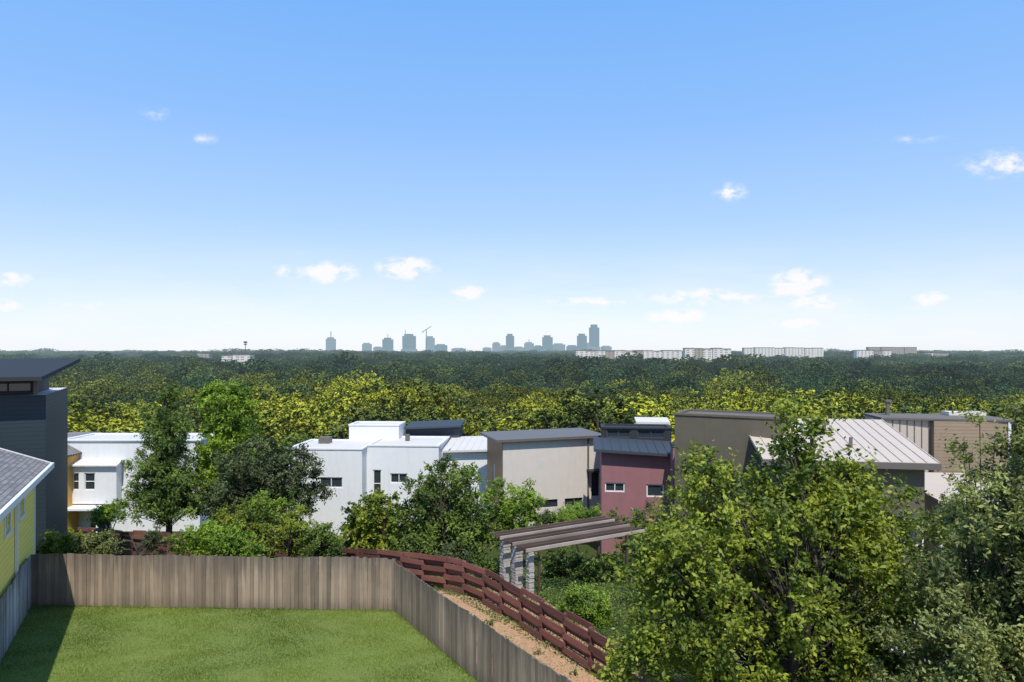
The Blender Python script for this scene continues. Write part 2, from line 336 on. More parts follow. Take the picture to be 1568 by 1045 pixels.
h.box('roof_vent',12.9,1.4,5.5,13.0,1.5,5.9,MPIPE)
h=Bld('slate_blue_house',-19.8-8.94*.9,29-4.49*.9,-1.6,26.7)
h.block('wall',0,0,0,9.0,7,8.9,MSL,front=[(2,4.5,1.5,1.2)])
h.block('clerestory',.4,.4,8.9,8.4,5.5,9.60,MDK,front=[(4,.1,2,.45),(6.3,.1,1.8,.45)],frame=MDK)
h.slab('shed_roof',[(-1,-1.0,9.70),(9.0,-1.0,9.70),(9.9,3.6,10.42),(-1,3.6,10.42)],.16,MDK)
h.box('soffit_beam',8.65,-.6,8.95,8.8,-.45,9.52,MPER)
h=Bld('ochre_house',PX(20,48),48,-4.2,0)
w=PX(93,48)-PX(20,48)
h.block('wall',0,0,0,w,7,5.9,MOR,front=[(2.3,4.1,.35,1.1),(2.2,1.2,.6,1.6)])
h.slab('roof',[(-.3,-.4,6.9),(w-1.4,-.4,6.9),(w-1.4,7,6.9),(-.3,7,6.9)],.12,MSH)
h.slab('roof_slope',[(w-1.397,-.4,6.9),(w+.25,-.4,6.0),(w+.25,7,6.0),(w-1.397,7,6.9)],.12,MSH)
D=50; h=Bld('white_house',PX(93,D),D,-4.0,0)
W=10.2
h.block('main',0,0,0,W,4,PZ(675,D)+4,MW,front=[(2.1,0,.95,2.1),(7.2,3.7,1.2,1.2)],cap=MWT,capw=.12)
h.block('bay',.55,-.7,2.15,4.5,-.003,PZ(706,D)+4,MW,front=[(.75,1.0,.5,1.25),(1.6,1.0,.8,1.25)])
h.slab('bay_roof',[(.35,-1.0,5.02),(4.7,-1.0,5.02),(4.7,-.004,5.3),(.35,-.004,5.3)],.1,MWT)
h.slab('entry_canopy',[(.2,-1.6,2.0),(3.8,-1.6,2.0),(3.8,-.01,2.12),(.2,-.01,2.12)],.14,MWT)
h.box('canopy_post_left',.3,-1.5,0,.42,-1.38,1.86,MWT); h.box('canopy_post_right',3.5,-1.5,0,3.62,-1.38,1.86,MWT)
D=48; Zb=-4.2; h=Bld('white_modern_house',PX(440,D),D,Zb,-3)
x1=PX(556,D)-PX(440,D); hh=PZ(688,D)-Zb
h.block('left_wing',0,0,0,x1,5,hh,MW,front=[(2.3,hh-2.7,1.65,.75)],cap=MWT)
x2=x1+5.2
h.block('main_wing',x1+.003,1.2,0,x2,6.5,hh+.1,MW,front=[(.45,hh-3.6,.62,2.0),(1.7,hh-2.55,1.25,.7),(3.6,1.0,1.2,1.3)],cap=MWT)
h.block('right_wing',x2+.003,2.6,0,x2+4.4,7.5,hh-.5,MW,front=[(1,2.8,1.2,1.0)])
c4=[(x2+.11,2.2,hh-.35),(x2+4.8,2.2,hh-.2),(x2+4.8,7.7,hh+.15),(x2+.11,7.7,hh+.0)]
h.slab('shed_roof',c4,.14,MWROOF); h.seams('roof_seams',c4,9,MWROOF)
h.block('stair_tower',2.9,5.1,hh-3,6.8,7.5,hh+1.15,MW,cap=MWT)
h.block('rear_wing',6.9,7.2,hh-3,11.2,9.5,hh+.75,MBLM,deck=MBLM)
h.slab('rear_roof',[(6.9,6.8,hh+.8),(11.4,6.8,hh+1.0),(11.4,9.8,hh+1.2),(6.9,9.8,hh+1.0)],.14,MBLM)
h.box('roof_unit_1',1.2,3,hh,2.0,3.8,hh+.45,MPIPE); h.box('roof_unit_2',x1+2.2,4,hh+.15,x1+2.5,4.3,hh+.6,MPIPE)
h=Bld('cedar_sided_house',-0.59,44,-4.0,16.3); top=PZ(676,44)+4
h.block('wall',0,0,0,6.9,4,top,MOW,front=[(2.5,top-4.45,1.25,.5),(4.25,top-4.5,1.25,.55),(6.15,top-3.9,.55,1.6)],frame=MDK)
h.panel('cedar_left_wall',(-.03,4,2.8),(0,-1,0),(-1,0,0),4,top-2.9,[(1.6,1.3,.55,1.5)],MWOODW,MDK)
h.slab('roof',[(-.5,-.35,top+.13),(7.15,-.35,top+.2),(7.15,4.4,top+.2),(-.5,4.4,top+.13)],.16,MPIPE)
h.box('downspout',5.85,-.1,1.5,5.95,-.01,top,MPIPE)
h.box('balcony_hood',5.8,-.7,top-2.2,7.0,-.003,top-2.08,MDK)
for i in range(1,5): h.box('control_joint_%d'%i,i*1.4-.1,-.006,1,i*1.4-.085,.002,top-.1,MOW)
h=Bld('maroon_house',PX(921,40),40,-3.2,-6); top=PZ(692,40)+3.2
h.block('wall',0,0,0,4.2,7,top,MMAR,front=[(.2,top-2.35,1.15,.55),(2.6,top-2.6,1.0,.75)],deck=MDK)
c4=[(-.45,-.5,top+.22),(4.3,-.5,top-.02),(4.3,2.95,top+.3),(-.45,2.95,top+.5)]
h.slab('roof',c4,.16,MBLM); h.seams('roof_seams',c4,9,MBLM)
h.block('clerestory',.1,3,top,4.4,5,top+1.05,MDK,front=[(.3,.45,1.5,.5),(2.2,.45,1.7,.5)],frame=MBLM,cap=MDK,deck=MDK)
h.block('side_wing',3.9,-1.6,0,5.3,-.52,top+.6,MMAR,cap=MDK,deck=MDK)
h.slab('penthouse_roof',[(2.4,5.2,top+1.25),(4.6,5.2,top+1.25),(4.6,7,top+1.4),(2.4,7,top+1.4)],.2,MWROOF)
h=Bld('brown_stucco_house',PX(1033,34),34,-2.0,-28)
h.block('wall',0,0,0,5.0,2.6,PZ(635,34)+2.0,MBR,front=[(3.2,3.2,1.0,1.0)],cap=MBR,deck=MGROOF)
h=Bld('metal_roof_house',9.6,29.3,-1.8,-10); e=PZ(712,28)+1.8
h.block('wall',1.5,0.4,0,7.6,7,e-.1,MBR,front=[(2,3,1.4,1.2),(4.6,2.8,1.5,1.3)])
c4=[(1.1,0,e+.08),(8.0,0,e+.08),(8.0,6.6,e+1.22),(1.1,6.6,e+1.22)]
h.slab('standing_seam_roof',c4,.12,MSEAM); h.seams('roof_seams',c4,15,MSEAM)
h.box('eave_fascia',1.05,-.07,e-.2,8.05,-.01,e+.06,MPIPE)
h.box('vent_pipe_1',4.7,4.6,e+.6,4.85,4.75,e+1.1,MPIPE); h.box('vent_hood_1',4.6,4.5,e+1.1,4.95,4.85,e+1.2,MPIPE)
h.box('vent_pipe_2',5.1,1.8,e+.2,5.22,1.92,e+.85,MPIPE)
h=Bld('tan_siding_house',PX(1352,36.5),36.5,-2.2,-8); top=PZ(643,36.5)+2.2
h.block('batten_wing',0,0,0,2.35,2.6,top,MSEAM)
for i in range(7): h.box('batten_%d'%i,.1+i*.36,-.035,2,.14+i*.36,-.002,top-.02,MPIPE)
h.block('siding_wing',2.36,-.4,0,6.0,2.6,top+.0,MTAN,front=[(.7,2.6,1.2,1.0)],deck=MGROOF)
h.slab('flat_roof',[(-.1,-.1,top+.12),(6.15,-.5,top+.12),(6.15,2.7,top+.12),(-.1,2.7,top+.12)],.1,MGROOF)
h.box('corner_trim',5.9,-.46,3,6.03,-.405,top-.01,MWT)
h.box('flue',.75,1.5,top+.12,.93,1.68,top+.85,MPIPE); h.box('flue_cap',.68,1.43,top+.85,1.0,1.75,top+.95,MPIPE)
h.block('roof_curb',4.0,1.6,top+.13,5.9,2.5,top+.32,MOW)
h=Bld('white_garage',PX(1440,30),30,-1,-5)
h.block('wall',0,0,0,5,4,3.6,MOW,front=[(1,1,2.5,1.6)]); h.slab('roof',[(-.3,-.4,3.7),(5.3,-.4,3.7),(5.3,4.3,4.1),(-.3,4.3,4.1)],.14,MSEAM)
# ---------------------------------------------------------------- pergola
h=Bld('pergola',.70,25.6,0,30); gz=-.3; zt=1.60
def stone_col(nm,x,y,w,z1):
    L_=[]; z=gz; 
    while z<z1-.02:
        t=min(rng.uniform(.04,.08),z1-z); L_.append(((x+rng.uniform(-.01,.01),y+rng.uniform(-.01,.01),z+t/2),(w/2+rng.uniform(-.012,.012),w/2+rng.uniform(-.012,.012),t/2-.002),EX,EY,EZ,rng.uniform(0,1))); z+=t
    boxes(nm,L_,MSTONE,h.r)
stone_col('stone_column_1',0,1.95,.32,zt-.005); stone_col('stone_column_2',0,1.0,.32,zt-.005); stone_col('stone_column_3',0,.05,.22,zt-.005)
h.box('steel_post_1',.32,-.05,gz,.40,.03,zt-.003,MPER); h.box('steel_post_2',.7,1.9,-.9,.8,2.0,zt-.003,MPER)
h.box('steel_post_3',4.6,0,gz-.3,4.7,.1,zt-.003,MPER); h.box('steel_post_4',4.6,1.9,-1.2,4.7,2.0,zt-.003,MPER)
for i,y_ in enumerate((0,.95,1.9)): h.box('cross_beam_%d'%i,-.25,y_,zt,5.1,y_+.1,zt+.14,MPER)
for i in range(9): h.box('slat_%d'%i,-.4,-.35+i*.33,zt+.145,5.3,-.29+i*.33,zt+.26,MPSL if i%3==0 else MPER,rng.uniform(.3,1))
# ---------------------------------------------------------------- trees
def rand_dirs(n):
    v=rng.normal(size=(n,3)); return v/np.linalg.norm(v,axis=1,keepdims=True)
def leaf_quads(c,u,n,ln,w):
    v=np.cross(n,u); v/=np.linalg.norm(v,axis=1,keepdims=True)+1e-9
    ln=ln[:,None];w=w[:,None]
    V=np.empty((len(c),4,3)); V[:,0]=c-u*ln*.5; V[:,1]=c+v*w*.5+u*ln*.05-n*w*.12; V[:,2]=c+u*ln*.5; V[:,3]=c-v*w*.5+u*ln*.05-n*w*.12
    return V.reshape(-1,3)
def tubes(paths,sides=5):
    V=[];Q=[];o=0
    for P,R in paths:
        P=np.array(P,float); n=len(P)
        T=np.gradient(P,axis=0); T/=np.linalg.norm(T,axis=1,keepdims=True)+1e-9
        ref=np.array([0.31,0.95,0.05]); U=np.cross(T,ref); U/=np.linalg.norm(U,axis=1,keepdims=True)+1e-9; W=np.cross(T,U)
        for i in range(n):
            for s in range(sides):
                a=6.2832*s/sides; V.append(P[i]+(U[i]*math.cos(a)+W[i]*math.sin(a))*R[i])
        for i in range(n-1):
            for s in range(sides):
                Q.append((o+i*sides+s,o+i*sides+(s+1)%sides,o+(i+1)*sides+(s+1)%sides,o+(i+1)*sides+s))
        o+=n*sides
    return np.array(V),np.array(Q)
def crown(lobes,ncl,lpc,cr,leaf,asp=.5,droop=.3,outb=.45,upb=.7,wexp=.75):
    lob=np.array(lobes,float); wt=(lob[:,3]*lob[:,4]*lob[:,5])**wexp; wt/=wt.sum()
    li=rng.choice(len(lob),ncl,p=wt); d=rand_dirs(ncl); r=rng.uniform(0,1,ncl)**outb*rng.uniform(.82,1.12,ncl)
    cc=lob[li,:3]+d*lob[li,3:]*r[:,None]
    out=d*1.0
    nt_=max(1,lpc//10)
    tw=np.repeat(np.arange(ncl),nt_); td=rand_dirs(len(tw))+out[tw]*.7+np.array([0,0,.35-droop]); td/=np.linalg.norm(td,axis=1,keepdims=True)
    tl=cr*rng.uniform(.45,1.35,len(tw))
    lf=np.repeat(np.arange(len(tw)),10); t=rng.uniform(.1,1,len(lf))
    p=cc[tw[lf]]+td[lf]*(tl[lf]*t)[:,None]; p[:,2]-=droop*cr*.4*t**2; p+=rng.normal(0,.1*cr,p.shape)
    nn=rand_dirs(len(p))+np.array([0,0,upb])+out[tw[lf]]*.35; nn/=np.linalg.norm(nn,axis=1,keepdims=True)
    u=rand_dirs(len(p))+td[lf]*.9; u-=nn*(u*nn).sum(1,keepdims=True); u/=np.linalg.norm(u,axis=1,keepdims=True)
    sz=leaf*rng.uniform(.6,1.3,len(p))
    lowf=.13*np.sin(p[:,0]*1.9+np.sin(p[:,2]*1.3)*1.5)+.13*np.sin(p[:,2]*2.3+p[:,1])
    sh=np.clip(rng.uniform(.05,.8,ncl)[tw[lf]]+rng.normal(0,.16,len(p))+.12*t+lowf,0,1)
    return cc,leaf_quads(p,u,nn,sz,sz*asp),sh
def tree(name,x,y,lobes,ncl,lpc,cr,leaf,mat,asp=.5,trunk=.12,droop=.3,outb=.45,base=None,stems=1,topf=.8,br=.16):
    bz=float(H(x,y))-.05 if base is None else base
    cc,LV,sh=crown(lobes,ncl,lpc,cr,leaf,asp,droop,outb)
    top=max(l[2]+l[5] for l in lobes); paths=[]; ax=[]
    cx=np.mean([l[0] for l in lobes]); cy=np.mean([l[1] for l in lobes])
    for s in range(stems):
        off=rng.normal(0,.5,2)*(0 if stems==1 else 1); n=9; ts=np.linspace(0,1,n); H_=(top-bz)*topf
        P=np.c_[x+(cx-x+off[0]*1.2)*ts+np.sin(ts*5+s)*.08*trunk*8,y+(cy-y+off[1]*1.2)*ts+np.cos(ts*4+s)*.06*trunk*8,bz+ts*H_]
        paths.append((P,trunk*(1-.85*ts)**.9*(1/stems**.4)+.012)); ax.append(P)
    for k in range(len(cc)):
        P=ax[k%stems]; hgt=(cc[k,2]-bz)/((top-bz)*topf); f=np.clip(hgt*rng.uniform(.45,.75),.12,.95)*(len(P)-1); i=int(f); s0=P[i]+(P[min(i+1,len(P)-1)]-P[i])*(f-i)
        m1=s0*.5+cc[k]*.5+np.array([0,0,rng.uniform(-.05,.12)*np.linalg.norm(cc[k]-s0)])+rng.normal(0,.05,3)
        r0=trunk*br*rng.uniform(.6,1.1); ts=np.linspace(0,1,5)[:,None]
        B=(1-ts)**2*s0+2*ts*(1-ts)*m1+ts**2*cc[k]; paths.append((B,np.linspace(r0,.008,5)))
    TV,TQ=tubes(paths)
    n0=len(TV); LQ=np.arange(len(LV)).reshape(-1,4)+n0
    V=np.vstack([TV,LV]); Q=np.vstack([TQ,LQ]); mi=np.r_[np.zeros(len(TQ)),np.ones(len(LQ))]
    org=np.array([x,y,bz]); me=quad_mesh(name,V-org,Q,[MBARK,mat],np.r_[np.full(len(TQ),.5),sh],mi)
    ob=new_obj(name,me); ob.location=org; return ob
LY=m_leaf('leaf_yellow_green',(0.048,0.088,0.014),(0.31,0.355,0.04),.3)
LB=m_leaf('leaf_bright_green',(0.06,0.125,0.014),(0.28,0.40,0.045),.3)
LM=m_leaf('leaf_mid_green',(0.040,0.076,0.016),(0.21,0.285,0.055),.27)
LC=m_leaf('leaf_cypress',(0.042,0.08,0.018),(0.20,0.29,0.06),.27)
LD=m_leaf('leaf_dark_oak',(0.028,0.045,0.018),(0.125,0.16,0.06),.2)
LO=m_leaf('leaf_olive',(0.05,0.072,0.022),(0.30,0.33,0.10),.25)
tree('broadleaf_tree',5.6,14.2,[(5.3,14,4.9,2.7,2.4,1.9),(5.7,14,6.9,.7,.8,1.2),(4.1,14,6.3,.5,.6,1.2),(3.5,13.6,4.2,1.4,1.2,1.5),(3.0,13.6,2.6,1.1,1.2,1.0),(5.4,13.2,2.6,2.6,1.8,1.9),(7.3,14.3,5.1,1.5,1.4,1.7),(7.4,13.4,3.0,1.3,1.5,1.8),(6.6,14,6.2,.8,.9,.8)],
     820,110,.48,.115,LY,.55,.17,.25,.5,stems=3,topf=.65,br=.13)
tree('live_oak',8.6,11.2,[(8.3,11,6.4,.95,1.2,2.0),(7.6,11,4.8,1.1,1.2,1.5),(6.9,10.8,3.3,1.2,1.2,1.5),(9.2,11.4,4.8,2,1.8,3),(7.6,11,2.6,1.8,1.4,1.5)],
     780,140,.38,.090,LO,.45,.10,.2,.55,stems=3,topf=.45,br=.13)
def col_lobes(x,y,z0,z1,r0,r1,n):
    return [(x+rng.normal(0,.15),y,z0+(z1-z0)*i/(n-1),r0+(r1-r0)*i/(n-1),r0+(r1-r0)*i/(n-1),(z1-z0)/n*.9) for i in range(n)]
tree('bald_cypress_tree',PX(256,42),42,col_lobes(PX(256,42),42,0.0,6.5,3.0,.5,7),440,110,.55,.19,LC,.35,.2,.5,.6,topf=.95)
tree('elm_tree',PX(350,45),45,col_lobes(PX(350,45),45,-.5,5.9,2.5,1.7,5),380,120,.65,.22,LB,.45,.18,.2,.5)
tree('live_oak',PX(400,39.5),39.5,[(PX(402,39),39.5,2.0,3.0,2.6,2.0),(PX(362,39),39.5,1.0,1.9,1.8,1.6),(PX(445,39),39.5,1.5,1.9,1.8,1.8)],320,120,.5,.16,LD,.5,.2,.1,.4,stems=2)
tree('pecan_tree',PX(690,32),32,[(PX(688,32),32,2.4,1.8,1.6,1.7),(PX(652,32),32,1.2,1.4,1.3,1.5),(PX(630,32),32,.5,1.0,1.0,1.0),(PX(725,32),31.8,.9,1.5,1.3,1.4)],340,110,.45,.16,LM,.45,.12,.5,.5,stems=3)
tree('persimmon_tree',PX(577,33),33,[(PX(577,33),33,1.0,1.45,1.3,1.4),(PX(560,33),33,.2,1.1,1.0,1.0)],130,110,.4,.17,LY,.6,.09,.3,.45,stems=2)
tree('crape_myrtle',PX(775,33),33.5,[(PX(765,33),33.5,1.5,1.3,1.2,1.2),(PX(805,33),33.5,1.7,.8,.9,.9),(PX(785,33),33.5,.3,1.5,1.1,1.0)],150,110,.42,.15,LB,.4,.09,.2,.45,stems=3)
def bush(name,a,b_,d,wpx,hpx,mat,ncl=60,leaf=.12,cr=.32,lpc=90,asp=.45):
    x=PX(a,d); z=PZ(b_,d); rx=wpx/2*d/FL; rz=hpx/2*d/FL
    lob=[(x,d,z-rz*.2,rx*.85,rx*.7,rz*.8)]+[(x+rng.uniform(-.6,.6)*rx,d+rng.uniform(-.4,.3),z+rng.uniform(-.3,.3)*rz,rx*.45,rx*.45,rz*.6) for _ in range(3)]
    return tree(name,x,d,lob,ncl,lpc,cr,leaf,mat,asp,.05,.1,.5,stems=3,base=min(float(H(x,d)),z-rz),br=.28)
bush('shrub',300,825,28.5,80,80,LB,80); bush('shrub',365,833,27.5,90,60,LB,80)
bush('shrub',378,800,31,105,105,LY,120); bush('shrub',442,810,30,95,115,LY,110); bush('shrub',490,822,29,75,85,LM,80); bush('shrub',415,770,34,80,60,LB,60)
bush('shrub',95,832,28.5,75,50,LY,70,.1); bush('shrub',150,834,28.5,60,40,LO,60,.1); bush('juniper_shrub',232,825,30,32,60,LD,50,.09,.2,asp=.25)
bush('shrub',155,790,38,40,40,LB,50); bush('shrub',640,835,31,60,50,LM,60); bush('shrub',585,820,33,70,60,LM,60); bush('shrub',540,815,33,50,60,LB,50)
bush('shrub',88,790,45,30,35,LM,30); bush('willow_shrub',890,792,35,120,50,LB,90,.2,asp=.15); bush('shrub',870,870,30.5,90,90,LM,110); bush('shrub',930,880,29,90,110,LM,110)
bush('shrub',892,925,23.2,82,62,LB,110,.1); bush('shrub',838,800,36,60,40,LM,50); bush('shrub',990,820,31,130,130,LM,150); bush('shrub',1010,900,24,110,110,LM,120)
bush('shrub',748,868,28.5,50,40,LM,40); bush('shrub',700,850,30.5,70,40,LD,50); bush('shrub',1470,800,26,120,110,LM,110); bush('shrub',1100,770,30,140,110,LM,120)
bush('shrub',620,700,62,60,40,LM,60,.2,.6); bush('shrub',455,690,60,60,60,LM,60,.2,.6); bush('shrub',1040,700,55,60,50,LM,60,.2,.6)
for i in range(9):
    t=rng.uniform(0,1); xx=-1.6+t*4.3+rng.normal(0,.25); yy=23.8-t*7+rng.normal(0,.25)
    tree('mulch_seedling',xx,yy,[(xx,yy,.12,.14,.14,.12)],8,20,.08,.05,LB,.4,.01)
n=42000; t=rng.uniform(0,1,n); s=rng.uniform(0.2,7.5,n); x=4.6-t*12+s*.85; y=15.5+t*17+s*.53; k=(x>-8); x=x[k];y=y[k]
hn=.5+.5*np.sin(x*1.7+np.sin(y*1.3)*2)*np.sin(y*1.9+x); z=H(x,y)+rng.uniform(0,.22,len(x))*hn+.01
nn=rand_dirs(len(x))+np.array([0,0,1.0]); nn/=np.linalg.norm(nn,axis=1,keepdims=True); u=rand_dirs(len(x)); u-=nn*(u*nn).sum(1,keepdims=True); u/=np.linalg.norm(u,axis=1,keepdims=True)
sz=rng.uniform(.05,.13,len(x)); GV=leaf_quads(np.c_[x,y,z],u,nn,sz,sz*.4)
new_obj('ground_cover_plants',quad_mesh('ground_cover_plants',GV,np.arange(len(GV)).reshape(-1,4),[LM],np.clip(hn*.7+rng.normal(0,.2,len(x)),0,1)))
# ---------------------------------------------------------------- forest (one object, instanced crowns)
m,nt,b,o=mat_new('forest_foliage')
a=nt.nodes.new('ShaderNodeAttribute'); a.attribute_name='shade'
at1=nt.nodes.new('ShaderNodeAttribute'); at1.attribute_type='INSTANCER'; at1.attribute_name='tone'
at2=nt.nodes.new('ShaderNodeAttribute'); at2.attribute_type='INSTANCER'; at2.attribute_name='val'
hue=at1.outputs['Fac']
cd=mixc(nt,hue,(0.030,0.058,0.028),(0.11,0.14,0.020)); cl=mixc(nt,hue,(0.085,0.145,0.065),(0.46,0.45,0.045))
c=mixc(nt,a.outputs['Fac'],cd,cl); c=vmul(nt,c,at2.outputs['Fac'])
df=nt.nodes.new('ShaderNodeBsdfDiffuse'); L(nt,c,df.inputs[0]); paint_haze(nt,df.outputs[0],o); MFO=m
fc=bpy.data.collections.new('forest_crowns')
def forest_var(nm,R,Hh,ncl,lpc,cr,leaf,nl=8,outb=.18):
    lob=[(0,0,Hh*.55,R*.85,R*.85,Hh*.34)]
    for k in range(nl):
        an=k*6.283/nl+rng.uniform(-.4,.4); rr=rng.uniform(.45,.62)*R; zc=.78-.42*(rr/R)**1.5+rng.uniform(-.08,.06)
        lob.append((math.cos(an)*rr,math.sin(an)*rr,Hh*zc,R*rng.uniform(.38,.5),R*rng.uniform(.38,.5),Hh*rng.uniform(.15,.22)))
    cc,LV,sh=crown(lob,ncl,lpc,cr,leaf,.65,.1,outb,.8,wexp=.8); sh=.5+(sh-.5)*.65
    TV,TQ=tubes([(np.array([[0,0,-2],[0.1,0,Hh*.35],[0,.1,Hh*.7]]),[.3,.22,.08])])
    V=np.vstack([TV,LV]); Q=np.vstack([TQ,np.arange(len(LV)).reshape(-1,4)+len(TV)])
    ob=bpy.data.objects.new(nm,quad_mesh(nm,V,Q,[MBARK,MFO],np.r_[np.full(len(TQ),.5),sh],np.r_[np.zeros(len(TQ)),np.ones(len(LV)//4)])); fc.objects.link(ob)
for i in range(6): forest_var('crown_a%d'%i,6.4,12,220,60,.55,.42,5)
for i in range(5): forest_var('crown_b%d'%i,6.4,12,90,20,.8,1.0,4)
PTS=[];RO=[];SC=[];ID=[];TO=[];VA=[]
def zone(d0,d1,sp_,which,smin,smax,hmul=1.0,hv=.15):
    yv=d0
    while yv<d1:
        wd=.80*yv+20; n=int(2*wd/sp_)
        for i in range(n):
            x_=-wd+i*sp_+rng.uniform(-.45,.45)*sp_; y_=yv+rng.uniform(-.5,.5)*sp_
            s=rng.uniform(smin,smax)*(1.35 if rng.uniform()<.12 else 1)*(1+.16*math.sin(x_*.045+1)*math.sin(y_*.03)); sz=s*hmul*rng.uniform(1-hv,1+hv)
            g=float(H(x_,y_))
            if y_<520:
                roll=9*math.sin(x_/y_*9+1.2)+6*math.sin(x_/y_*23+y_*.02)
                pyc=np.interp(y_,[80,250,520],[592,584,556])+rng.uniform(0,1)*44+roll-(18 if -.3<x_/y_<-.1 and rng.uniform()<.5 else 0)
                sz=min(sz*1.15,max(.42,(9.1-(pyc-540)/1045*y_-g)/11.2))
                s=min(s,sz*1.5)
            PTS.append((x_,y_,g)); RO.append((0,0,rng.uniform(0,6.28))); SC.append((s,s,sz))
            ID.append(int(rng.integers(0,6)) if which==0 else 6+int(rng.integers(0,5)))
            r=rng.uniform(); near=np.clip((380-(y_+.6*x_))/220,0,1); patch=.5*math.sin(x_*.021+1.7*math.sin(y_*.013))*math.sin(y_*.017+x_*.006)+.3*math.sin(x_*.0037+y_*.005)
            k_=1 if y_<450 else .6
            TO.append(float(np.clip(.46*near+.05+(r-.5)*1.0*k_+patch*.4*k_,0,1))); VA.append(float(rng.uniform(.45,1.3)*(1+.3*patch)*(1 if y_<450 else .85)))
        yv+=sp_*.95
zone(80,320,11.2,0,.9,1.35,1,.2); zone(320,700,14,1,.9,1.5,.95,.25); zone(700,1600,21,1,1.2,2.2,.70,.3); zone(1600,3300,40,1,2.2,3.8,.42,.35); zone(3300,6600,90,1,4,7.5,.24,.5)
pm=bpy.data.meshes.new('distant_forest'); pm.from_pydata(PTS,[],[])
def addat(nm,ty,key,arr,dt=np.float32): pm.attributes.new(nm,ty,'POINT').data.foreach_set(key,np.array(arr,dtype=dt).ravel())
addat('rot','FLOAT_VECTOR','vector',RO); addat('scl','FLOAT_VECTOR','vector',SC); addat('idx','INT','value',ID,np.int32); addat('tone','FLOAT','value',TO); addat('val','FLOAT','value',VA)
fo=new_obj('distant_forest',pm)
ng=bpy.data.node_groups.new('forest_scatter','GeometryNodeTree')
ng.interface.new_socket('Geometry',in_out='INPUT',socket_type='NodeSocketGeometry'); ng.interface.new_socket('Geometry',in_out='OUTPUT',socket_type='NodeSocketGeometry')
gi=ng.nodes.new('NodeGroupInput'); go=ng.nodes.new('NodeGroupOutput'); ip=ng.nodes.new('GeometryNodeInstanceOnPoints'); ci=ng.nodes.new('GeometryNodeCollectionInfo')
ci.inputs['Collection'].default_value=fc; ci.inputs['Separate Children'].default_value=True; ci.inputs['Reset Children'].default_value=True
def na(nm,ty):
    q=ng.nodes.new('GeometryNodeInputNamedAttribute'); q.data_type=ty; q.inputs['Name'].default_value=nm; return [o_ for o_ in q.outputs if o_.enabled][0]
ng.links.new(gi.outputs[0],ip.inputs['Points']); ng.links.new(ci.outputs[0],ip.inputs['Instance']); ip.inputs['Pick Instance'].default_value=True
ng.links.new(na('idx','INT'),ip.inputs['Instance Index']); ng.links.new(na('rot','FLOAT_VECTOR'),ip.inputs['Rotation']); ng.links.new(na('scl','FLOAT_VECTOR'),ip.inputs['Scale'])
ng.links.new(ip.outputs[0],go.inputs[0])
md=fo.modifiers.new('scatter','NODES'); md.node_group=ng
# ---------------------------------------------------------------- distant buildings
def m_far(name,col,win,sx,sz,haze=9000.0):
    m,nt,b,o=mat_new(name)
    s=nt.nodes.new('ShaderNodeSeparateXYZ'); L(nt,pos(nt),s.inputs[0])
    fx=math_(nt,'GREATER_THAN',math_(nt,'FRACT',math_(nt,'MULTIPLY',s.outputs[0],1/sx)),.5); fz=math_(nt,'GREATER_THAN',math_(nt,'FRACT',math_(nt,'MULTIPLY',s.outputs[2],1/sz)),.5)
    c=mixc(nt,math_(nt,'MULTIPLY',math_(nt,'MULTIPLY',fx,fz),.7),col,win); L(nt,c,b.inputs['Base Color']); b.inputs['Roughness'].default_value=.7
    paint_haze(nt,b.outputs[0],o,haze); return m
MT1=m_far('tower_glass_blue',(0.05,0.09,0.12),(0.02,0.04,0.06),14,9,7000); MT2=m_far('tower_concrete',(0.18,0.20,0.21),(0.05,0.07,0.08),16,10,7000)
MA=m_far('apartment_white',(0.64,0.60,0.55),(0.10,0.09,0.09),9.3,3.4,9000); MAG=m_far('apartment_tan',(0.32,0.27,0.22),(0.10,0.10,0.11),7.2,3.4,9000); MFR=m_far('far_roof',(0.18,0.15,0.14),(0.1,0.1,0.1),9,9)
Dk=7200.0
def tower(name,a0,a1,tp,mat,extra=()):
    h=Bld(name,PX((a0+a1)/2,Dk),Dk+rng.uniform(-200,200),-10,rng.uniform(-8,8)); w=(a1-a0)*Dk/FL*.98; t=PZ(tp,Dk)+10
    h.box('podium',-w*.6,-w*.5,0,w*.6,w*.5,t*.25,MT2); h.box('shaft',-w/2,-w*.4,t*.25+.5,w/2,w*.4,t*.9,mat); h.box('crown_setback',-w*.36,-w*.3,t*.9+.5,w*.30,w*.3,t,mat)
    for (nm,x,wx,tpx) in extra: h.box(nm,x*w-wx,-wx,t+.5,x*w+wx,wx,PZ(tpx,Dk)+10,mat)
    return h
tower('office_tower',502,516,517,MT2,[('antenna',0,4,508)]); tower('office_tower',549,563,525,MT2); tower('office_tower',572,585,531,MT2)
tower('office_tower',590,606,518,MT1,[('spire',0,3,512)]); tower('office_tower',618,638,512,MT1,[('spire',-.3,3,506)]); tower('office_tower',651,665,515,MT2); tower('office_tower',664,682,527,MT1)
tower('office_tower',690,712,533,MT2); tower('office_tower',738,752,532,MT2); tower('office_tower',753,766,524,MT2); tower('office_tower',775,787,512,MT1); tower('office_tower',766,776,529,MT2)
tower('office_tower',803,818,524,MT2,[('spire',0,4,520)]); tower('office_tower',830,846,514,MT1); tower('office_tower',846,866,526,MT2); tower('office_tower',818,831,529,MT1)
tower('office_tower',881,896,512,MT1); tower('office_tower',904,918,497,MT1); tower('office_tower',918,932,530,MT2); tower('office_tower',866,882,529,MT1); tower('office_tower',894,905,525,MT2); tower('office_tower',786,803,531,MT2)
h=Bld('tower_crane',PX(662,Dk),Dk-500,-10,0); t=PZ(503,Dk-500)+10
